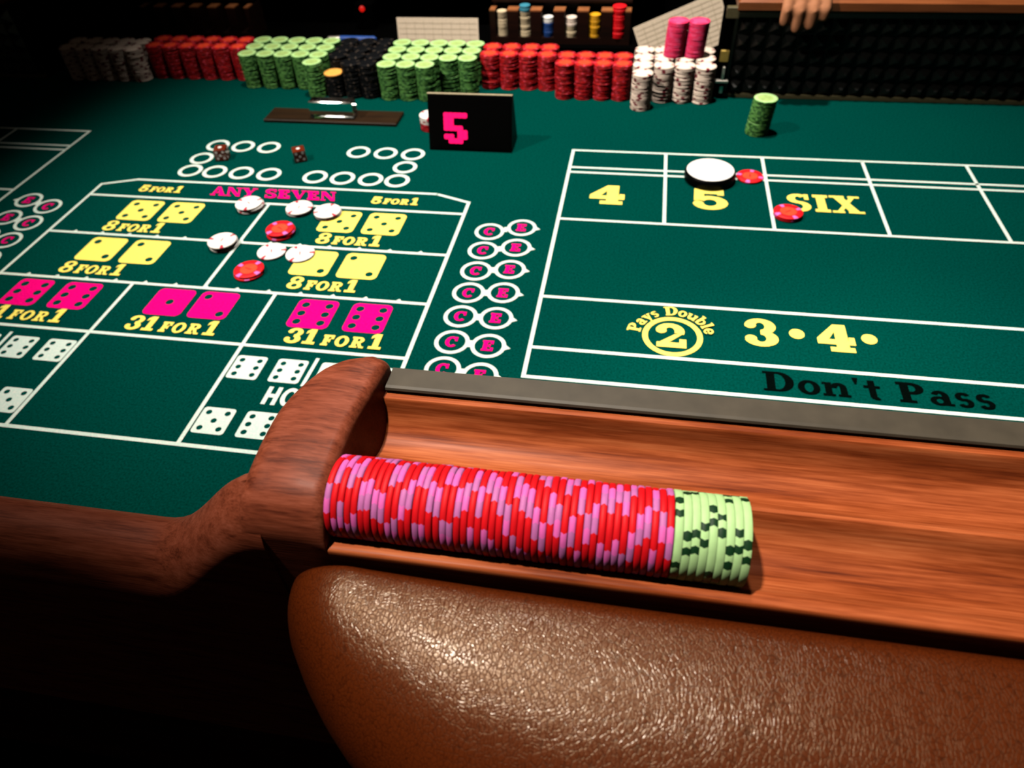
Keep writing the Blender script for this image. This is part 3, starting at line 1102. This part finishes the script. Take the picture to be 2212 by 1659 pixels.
def stack(name, loc, n, meshes, label, group, scale=0.95, lean=(0, 0), top=None, cat='chip stack', th=SMALL_T, jit=0.0004):
    e = empty(name, loc, label, cat, group)
    for k in range(n):
        me = meshes[k % len(meshes)] if not callable(meshes) else meshes(k)
        if top is not None and k == n - 1:
            me = top
        o = bpy.data.objects.new('chip', me)
        o.scale = (scale, scale, 1)
        o.location = (rs.uniform(-jit, jit) + lean[0] * k * th, rs.uniform(-jit, jit) + lean[1] * k * th, th * k)
        o.rotation_euler = (0, 0, rs.uniform(0, 2 * PI))
        link(o, e)
    return e


def row_name(i, n):
    return 'front row' if i == 0 else ('back row' if i == n - 1 else '%s row' % ORD[i])


def block(kind, xs_, y0, rows, where, col0=0, pitch=0.0373, stagger=None, skip=()):
    for r_ in range(rows):
        for c_, x_ in enumerate(xs_):
            if (r_, c_) in skip:
                continue
            stack('chip_stack', (x_ + rs.uniform(-.0006, .0006), y0 + pitch * r_ + rs.uniform(-.0004, .0004), 0.0), 20, BK[kind],
                  '%s chip stack, %s, %s from left, %s' % (kind, row_name(r_, rows), ORD[c_], where), 'chip stacks of the bank')


# left green block with one stack standing forward
GX = [-0.7846, -0.7468, -0.7092, -0.6717, -0.6340]
block('green', GX, 1.3545, 3, 'left green block')
stack('chip_stack', (-0.6335, 1.3165, 0), 20, BK['green'], 'green chip stack standing forward at the right end of the left green block', 'chip stacks of the bank')
# black block, a short stack with a gold chip on top in front
block('black', [-0.5945, -0.5570, -0.5290], 1.3560, 3, 'black block', skip=((0, 2), (1, 2), (2, 2)))
block('black', [-0.5565, -0.5189 - .0045], 1.3185, 1, 'forward pair of the black block')
stack('chip_stack', (-0.5945, 1.3180, 0), 14, BK['black'], 'short black chip stack topped with a gold chip', 'chip stacks of the bank', top=GOLD_CHIP)
block('black', [-0.5195], 1.3565, 3, 'column beside right green block')
# right green block
GX2 = [-0.4760, -0.4388, -0.4016, -0.3640, -0.3265]
GX2 = [-0.4825, -0.4450, -0.4075, -0.3700, -0.3325]
block('green', GX2, 1.3520, 3, 'right green block')
for k, x_ in enumerate(GX2[:3]):
    stack('chip_stack', (x_, 1.3145, 0), 20, BK['green'], 'green chip stack, %s of three forward of the right green block' % ORD[k], 'chip stacks of the bank')
# right red blocks
block('red', [-0.2945, -0.2570, -0.2195, -0.1820 - .001], 1.3790, 2, 'set-back right red block')
block('red', [-0.1445, -0.1090, -0.0735, -0.0375 - .0005][0:4], 1.3410, 2, 'forward right red block', pitch=0.0373)
# white block
WX = [-0.0005, 0.0368, 0.0741, 0.1114]
block('white', WX, 1.3380, 3, 'right white block')
stack('chip_stack', (0.0000, 1.3000, 0), 20, BK['white'], 'white chip stack standing alone in front of the white block', 'chip stacks of the bank')
stack('chip_stack', (0.0525, 1.3850, 20 * SMALL_T), 19, BK['pink'], 'left hot pink chip stack standing on the white stacks', 'pink stacks on the white stacks', lean=(.05, 0), jit=.0002)
stack('chip_stack', (0.0890, 1.3845, 20 * SMALL_T), 19, BK['pink'], 'right hot pink chip stack standing on the white stacks', 'pink stacks on the white stacks', lean=(.06, 0), jit=.0002)
# the bank goes on to the left: red, then white
block('red', [-1.0105, -0.9730, -0.9355, -0.8980, -0.8605, -0.8228], 1.3900, 2, 'left red block')
block('white', [-1.1975, -1.1600, -1.1225, -1.0850, -1.0478], 1.3700, 2, 'left white block')
# lone leaning green stack on the right
stack('chip_stack', (0.2010, 1.2130, 0), 19, BK['green'], 'lone green chip stack on the open felt by the rubber wall', None, scale=1.0, lean=(.06, -.02))
# half hidden mixed stack behind the number sign
stack('chip_stack', (-0.3690, 1.1870, 0), 8, lambda k: BK['red'][0] if k < 4 else L_WHITE, 'small stack of white chips on red chips beside the black number sign', None, scale=1.0, th=0.0032)

# loose chips on the layout
INLAY_W = MB().lathe([(0.0118, 0.0), (0.0118, 0.00012)], seg=40)
INLAY_R = INLAY_W


def loose(kind, x_, y_, n, where):
    me = L_RED if kind == 'red' else L_WHITE
    for k in range(n):
        lvl = '' if n == 1 else (', top of the pile' if k == n - 1 else (', bottom of the pile' if k == 0 else ', middle of the pile'))
        e = empty('casino_chip', (x_ + rs.uniform(-.0018, .0018) * (k > 0), y_ + rs.uniform(-.0018, .0018) * (k > 0), 0.0006 + k * 0.0033), '%s casino chip lying %s%s' % (kind, where, lvl), 'casino chip', 'bets lying on the felt', rot=(0, 0, rs.uniform(0, 6.2)))
        o = bpy.data.objects.new('chip_body', me)
        o.scale = (1.05, 1.05, 1)
        link(o, e)
        if k == n - 1:
            il = INLAY_W.build('inlay', C_ORANGE if kind == 'red' else C_PUCK, e, loc=(0, 0, 0.0033))
            q = MB().box(-0.0009, 0.0009, -0.0055, 0.004, 0.0, 0.00010).build('inlay_mark', C_LMARK if kind == 'white' else C_BDRED, il, loc=(0, 0, 0.00012))


loose('white', -0.5852, 0.8885, 3, 'left of the top hardway divider line')
loose('white', -0.5044, 0.8885, 2, 'under the red SEVEN lettering')
loose('white', -0.4560, 0.8835, 2, 'on the left yellow five die')
loose('white', -0.5800, 0.7850, 3, 'on the divider at the second row line')
loose('white', -0.5012, 0.7745, 1, 'on the row line left of the yellow two die')
loose('white', -0.4575, 0.7735, 1, 'on the left yellow two die')
loose('red', -0.5072, 0.8220, 3, 'left of the upper 8 FOR 1')
loose('red', -0.5125, 0.7230, 2, 'left of the lower 8 FOR 1')
loose('red', 0.1790, 1.0530, 1, 'right of the white puck')
loose('red', 0.2250, 0.9470, 2, 'on the third place box lettering')

# puck
pk = empty('table_puck', (0.1165, 1.0440, 0.0006), 'round black puck with a white top standing on place box five', 'puck')
smooth_by_angle(MB().lathe([(0.036, 0.0), (0.0385, 0.002), (0.0390, 0.006), (0.0390, 0.012), (0.0375, 0.0145), (0.0362, 0.0150)], seg=72).build('puck_body', BLACKP, pk), 40)
MB().lathe([(0.0360, 0.0), (0.0360, 0.0006), (0.0355, 0.0009)], seg=72).build('white_face', C_PUCK, pk, loc=(0, 0, 0.0148))['label'] = 'bright white top face'

# number sign: a leaning black display with a red five
sg = empty('number_sign', (-0.2795, 1.1030, 0.0006), 'black tabletop sign with a glowing red digit five', 'sign')
SW, SH, SY = 0.0720, 0.0865, 0.027
bm_ = MB()
pf = [(0.0, 0.0), (SY - .003, SH), (SY + .006, SH), (0.058, 0.0)]
bm_.extrude_yz(pf, -SW, SW, 1)
bm_.build('sign_housing', BLACKP, sg)
MB().box(-SW, SW, SY - 0.0032, SY + 0.0012, SH, SH + 0.0010).build('top_highlight', EDGE, sg)['label'] = 'painted highlight along the top edge'  # thin strip that paints the highlight on the black housing
tilt = math.atan2(SY - .003, SH)
face = MB().box(-0.068, 0.068, -0.0006, 0, 0.004, 0.082).build('display_face', BLACKP, sg, loc=(0, 0, 0))
face.rotation_euler = (-tilt, 0, 0)
dots = ['#####', '##...', '##...', '####.', '...##', '##.##', '.###.']
b = MB()
DW, DH = 0.0078, 0.0069
for r_, rw in enumerate(dots):
    for c_, ch in enumerate(rw):
        if ch == '#':
            cx_, cz_ = -0.0402 + c_ * DW, 0.0575 - r_ * DH
            k = len(b.v)
            m_ = 20
            for yy in (-0.0016, -0.0006):
                for q in range(m_):
                    a = 2 * PI * q / m_
                    ca, sa = math.cos(a), math.sin(a)
                    b.v.append((cx_ + 0.0047 * math.copysign(abs(ca) ** .5, ca), yy, cz_ + 0.0042 * math.copysign(abs(sa) ** .5, sa)))
            b.f.append([k + q for q in range(m_)])
            for q in range(m_):
                j = (q + 1) % m_
                b.f.append([k + q, k + j, k + m_ + j, k + m_ + q])
b.build('digit_five', LED, face)['label'] = 'glowing red digit 5'

# drop plate with clear acrylic paddle block
dp = empty('drop_slot_plate', (-0.5655, 1.2110, 0.0005), 'flat dark wooden plate on the felt behind the bet circles', 'plate')
MB().box(-0.1285, 0.1300, -0.0255, 0.0270, 0.0, 0.0055, 0.0010).build('plate_board', PLATEW, dp)
ab = empty('acrylic_block', (-0.5600, 1.2060, 0.0063), 'clear acrylic paddle block lying on the dark wooden plate', 'paddle')
smooth_by_angle(MB().box(-0.0420, 0.0420, -0.0110, 0.0110, 0.0, 0.0320, 0.0018).build('clear_block', M_GLASS, ab), 30)

# dice


def die(x_, y_, rz, label):
    e = empty('die', (x_, y_, 0.0006), label, 'die', 'dice in play', rot=(0, 0, rz))
    S_ = 0.0205
    h_ = S_ / 2
    MB().box(-h_, h_, -h_, h_, 0, S_, 0.0012).build('die_body', M_DIE, e)
    PIPS = {1: [(0, 0)], 2: [(-1, -1), (1, 1)], 3: [(-1, -1), (0, 0), (1, 1)], 5: [(-1, -1), (1, 1), (0, 0), (-1, 1), (1, -1)], 4: [(-1, -1), (1, 1), (-1, 1), (1, -1)], 6: [(-1, -1), (-1, 0), (-1, 1), (1, -1), (1, 0), (1, 1)]}
    k = 0.0055
    for n_, (o_, u_, v_) in {1: ((0, 0, 1), (1, 0, 0), (0, 1, 0)), 5: ((0, -1, 0), (1, 0, 0), (0, 0, 1)), 4: ((-1, 0, 0), (0, 1, 0), (0, 0, 1)), 3: ((1, 0, 0), (0, 1, 0), (0, 0, 1)), 2: ((0, 1, 0), (1, 0, 0), (0, 0, 1))}.items():
        for a_, b_ in PIPS[n_]:
            o_v, u_v, v_v = Vector(o_), Vector(u_), Vector(v_)
            c_ = Vector((0, 0, h_)) + o_v * (h_ + 0.0001) + u_v * a_ * k + v_v * b_ * k
            vs_ = [c_ + (u_v * math.cos(2 * PI * q / 12) + v_v * math.sin(2 * PI * q / 12)) * (0.0021 if n_ != 1 else 0.0032) for q in range(12)]
            vs2 = [v_q - o_v * 0.0006 for v_q in vs_]
            fs = [list(range(12))] + [[q, (q + 1) % 12, 12 + (q + 1) % 12, 12 + q] for q in range(12)]
            bb = MB()
            bb.v, bb.f = [tuple(q) for q in vs_ + vs2], fs
            bb.build('pip', C_PUCK, e)


die(-0.5660, 1.0480, 0.50, 'dark amber die with white pips standing between the bet circles')
die(-0.7060, 1.0410, 0.25, 'dark amber die among the left bet circles')

# score cards leaning behind the bank


def card(loc, rot, label, cols=9, rows=5, W_=0.168, H_=0.090):
    e = empty('score_card', loc, label, 'card', 'score cards behind the bank', rot=rot)
    MB().box(0, W_, -0.0005, 0.0005, 0, H_).build('card_sheet', CARD, e)
    b = MB()
    for k in range(1, cols):
        b.box(W_ * k / cols - .0004, W_ * k / cols + .0004, -0.0008, -0.0005, 0.004, H_ - 0.006)
    for k in range(1, rows + 5):
        b.box(0.004, W_ - 0.004, -0.0008, -0.0005, H_ * k / (rows + 5) - .0003, H_ * k / (rows + 5) + .0003)
    b.build('printed_grid', CARDL, e)
    return e


card((-0.5000, 1.4480, 0.001), (rad(-9), 0, rad(0.5)), 'upright pale score card behind the right green block', H_=0.099)
card((0.0080, 1.4480, 0.0060), (rad(-8), rad(-23.5), 0), 'tilted pale score card behind the pink stacks', W_=0.166, H_=0.088)


# lammer racks
def rack(x0, x1, label, cols_):
    y0, y1, z0, z1 = 1.500, 1.560, 0.040, 0.1130
    e = empty('chip_rack', ((x0 + x1) / 2, y0, z0), label, 'rack', 'small chip racks behind the bank')
    off = Vector((-(x0 + x1) / 2, -y0, -z0))

    def P(o):
        o.parent = e
        o.location = off
        return o
    P(MB().box(x0, x1, y0, y1, z0, z0 + 0.012).build('rack_base', RACK_SHADE))
    P(MB().box(x0, x1, y1 - 0.010, y1, z0 + 0.012, z1).build('rack_back', RACK_SHADE))
    P(MB().box(x0, x1, y0 + 0.03, y1 - 0.010, z1 - 0.004, z1).build('rack_shelf', RACK_SHADE))
    n = 6
    pw = (x1 - x0) / n
    for k in range(n + 1):
        xx = x0 + pw * k
        a, b_ = max(x0, xx - pw * .24), min(x1, xx + pw * .24)
        P(MB().box(a, b_, y0, y1 - 0.010, z0 + 0.012, z1 - 0.012).build('divider', RACK_SHADE))
        P(MB().box(a, b_, y0, y0 + 0.024, z1 - 0.012, z1 - 0.0095).build('divider_lit_top', RACK_LIT))  # strip painting the light that falls on each divider top
    for k, (mats_, nn, r_) in enumerate(cols_):
        if not nn:
            continue
        xx = x0 + pw * (k + 0.5)
        for q in range(nn):
            m_ = mats_[min(len(mats_) - 1, int(q * len(mats_) / nn))]
            o = smooth_by_angle(MB().lathe([(r_ - .0006, 0.0), (r_, 0.0006), (r_, 0.0046), (r_ - .0006, 0.0052)], seg=24).build('marker_disc', m_), 40)
            o.location = (xx, y0 + 0.012 + rs.uniform(-.0006, .0006), z0 + 0.0122 + q * 0.00525)
            tag(o, 'small disc, %s from the bottom in the %s column of the %s' % (ORD[q], ORD[k], 'right rack' if x0 > -0.5 else 'left rack'), 'disc', 'small discs in the racks')


rack(-0.3160, -0.0330, 'dark wooden rack with six columns of small coloured discs', [
    ([C_CREAM], 9, 0.0100), ([C_CREAM, C_CREAM, C_CREAM, C_CREAM, C_TEAL], 11, 0.0108), ([C_BLUE, C_BLUE, C_PUCK], 7, 0.0103), ([C_CREAM, C_WHITE], 7, 0.0108), ([C_YELLOW], 8, 0.0108), ([C_RED], 11, 0.0135)])
rack(-1.0900, -0.8380, 'dark wooden rack at the left behind the left red block', [([C_CREAM], 0, .01), ([C_CREAM], 0, .01), ([C_CREAM], 0, .01), ([C_CREAM], 0, .01), ([C_CREAM], 0, .01), ([C_CREAM], 0, .01)])

# blue pen on the ledge, small indicator lamp
pn = empty('pen', (-0.604, 1.4900, 0.0402), 'blue marker pen lying behind the black chips', 'pen')
o = MB().capsule((-0.034, 0, 0.0065), (0.038, 0, 0.0065), 0.0065, 0.0065).build('pen_barrel', BLUE, pn, True)
o = MB().capsule((-0.060, 0, 0.0065), (-0.036, 0, 0.0065), 0.0050, 0.0062).build('pen_cap', STEEL, pn, True)
il = empty('indicator_lamp', (-0.6080, 1.5700, 0.0402), 'small red indicator light glowing in the dark behind the bank', 'lamp')
MB().box(-0.02, 0.02, -0.002, 0.03, 0.0, 0.052, 0.002).build('lamp_box', BLACK, il)
MB().lathe([(0.0060, 0.0), (0.0060, 0.003), (0.0035, 0.005)], seg=20).build('lamp_lens', REDLED, il, loc=(-0.002, -0.002, 0.0424)).rotation_euler = (PI / 2, 0, 0)

# ---------------------------------------------------------------- dealer with a hand over the rail
pe = empty('person', (0.22, 1.78, -0.78), 'person in black behind the far rail, left hand draped over it', 'person')
PO = Vector((-0.22, -1.78, 0.78))


def remesh(o, vox, it_=6):
    md = o.modifiers.new('remesh', 'REMESH')
    md.mode = 'VOXEL'
    md.voxel_size = vox
    md.use_smooth_shade = True
    sm = o.modifiers.new('smooth', 'SMOOTH')
    sm.factor = 0.5
    sm.iterations = it_
    return o


b = MB()
# hand: palm on the rail top, fingers hanging down its face
fing = [(0.2280, 0.1310, 0.0098), (0.2494, 0.1205, 0.0102), (0.2708, 0.1255, 0.0098), (0.2900, 0.1390, 0.0086)]
for fx, ft, fr in fing:
    k0 = (0.240 + (fx - 0.2594) * 0.9 + 0.0194, 1.372, 0.186)
    k1 = (fx + (0.2594 - fx) * 0.05, 1.3385, 0.1835)
    k2 = (fx, 1.3285, 0.160)
    k3 = (fx - 0.0005, 1.3300, ft + fr)
    b.capsule(k0, k1, fr * 1.12, fr * 1.04)
    b.capsule(k1, k2, fr * 1.04, fr * 0.98)
    b.capsule(k2, k3, fr * 0.98, fr * 0.86)
W0 = Vector((0.268, 1.475, 0.215))
for fx in (0.234, 0.250, 0.266, 0.283):
    b.capsule((fx + 0.003, 1.372, 0.187), (W0.x + (fx - 0.26) * 0.5, W0.y - 0.015, W0.z), 0.0125, 0.0150)
b.capsule((0.250, 1.455, 0.206), (0.222, 1.420, 0.190), 0.0150, 0.0120)
b.capsule((0.222, 1.420, 0.190), (0.205, 1.388, 0.184), 0.0115, 0.0090)
EL = (0.46, 1.68, 0.33)
SH_L, SH_R = (0.40, 1.78, 0.63), (0.04, 1.78, 0.63)
b.capsule(W0, EL, 0.027, 0.043)
b.capsule(EL, SH_L, 0.043, 0.054)
ELR, WR = (-0.03, 1.90, 0.36), (0.13, 1.97, 0.20)
b.capsule(SH_R, ELR, 0.054, 0.043)
b.capsule(ELR, WR, 0.043, 0.027)
for k in range(4):
    b.capsule((WR[0] + (k - 1.5) * .014, WR[1] - .01, WR[2] - .02), (WR[0] + (k - 1.5) * .019, WR[1] - .03, WR[2] - .10), .014, .010)
    b.capsule((WR[0] + (k - 1.5) * .019, WR[1] - .03, WR[2] - .10), (WR[0] + (k - 1.5) * .019, WR[1] - .025, WR[2] - .17), .0098, .008)
b.capsule((WR[0] + .02, WR[1] - .01, WR[2] - .03), (WR[0] + .045, WR[1] - .035, WR[2] - .10), .013, .010)
b.ell((0.22, 1.79, 0.50), (0.165, 0.105, 0.20))
b.ell((0.22, 1.79, 0.22), (0.150, 0.110, 0.20))
b.capsule((0.08, 1.79, 0.635), (0.36, 1.79, 0.635), 0.06, 0.06)
b.capsule((0.22, 1.80, 0.62), (0.22, 1.785, 0.78), 0.060, 0.054)
b.capsule((0.13, 1.80, 0.12), (0.12, 1.80, -0.32), 0.085, 0.058)
b.capsule((0.31, 1.80, 0.12), (0.32, 1.80, -0.32), 0.085, 0.058)
b.capsule((0.12, 1.80, -0.32), (0.12, 1.81, -0.70), 0.055, 0.038)
b.capsule((0.32, 1.80, -0.32), (0.32, 1.81, -0.70), 0.055, 0.038)
b.ell((0.12, 1.76, -0.735), (0.045, 0.13, 0.040))
b.ell((0.32, 1.76, -0.735), (0.045, 0.13, 0.040))
b.ell((0.22, 1.775, 0.880), (0.075, 0.098, 0.115))
b.ell((0.22, 1.725, 0.820), (0.048, 0.050, 0.055))
b.capsule((0.22, 1.676, 0.885), (0.22, 1.664, 0.855), 0.010, 0.015)
b.capsule((0.195, 1.680, 0.818), (0.245, 1.680, 0.818), 0.009, 0.009)
b.ell((0.142, 1.785, 0.870), (0.012, 0.022, 0.032))
b.ell((0.298, 1.785, 0.870), (0.012, 0.022, 0.032))
body = b.build('body', SKIN, pe, True)
body.location = PO
remesh(body, 0.0035, 5)
for s_ in (-1, 1):
    o = MB().ell((0.22 + s_ * 0.030, 1.692, 0.892), (0.013, 0.012, 0.010)).build('eye', EYEM, pe, True)
    o.location = PO
b = MB()
b.ell((0.22, 1.795, 0.915), (0.083, 0.098, 0.095))
h = b.build('hair', HAIR, pe, True)
h.location = PO
b = MB()
b.ell((0.22, 1.79, 0.50), (0.180, 0.120, 0.215))
b.ell((0.22, 1.79, 0.25), (0.168, 0.125, 0.20))
b.capsule((0.08, 1.79, 0.630), (0.36, 1.79, 0.630), 0.075, 0.075)
WL = W0 + (Vector(EL) - W0) * 0.30
b.capsule(WL, EL, 0.044, 0.056)
b.capsule(EL, SH_L, 0.056, 0.068)
b.capsule(SH_R, ELR, 0.068, 0.056)
b.capsule(ELR, Vector(WR) + Vector((0, .02, .03)), 0.056, 0.042)
sh = b.build('black_shirt', CLOTH, pe, True)
sh.location = PO
remesh(sh, 0.008, 4)
b = MB()
b.ell((0.22, 1.80, 0.13), (0.175, 0.135, 0.13))
for q in (0.13, 0.31):
    b.capsule((q, 1.80, 0.10), (q, 1.80, -0.32), 0.100, 0.075)
    b.capsule((q, 1.80, -0.32), (q, 1.81, -0.68), 0.075, 0.062)
tr = b.build('black_trousers', CLOTH, pe, True)
tr.location = PO
remesh(tr, 0.010, 4)
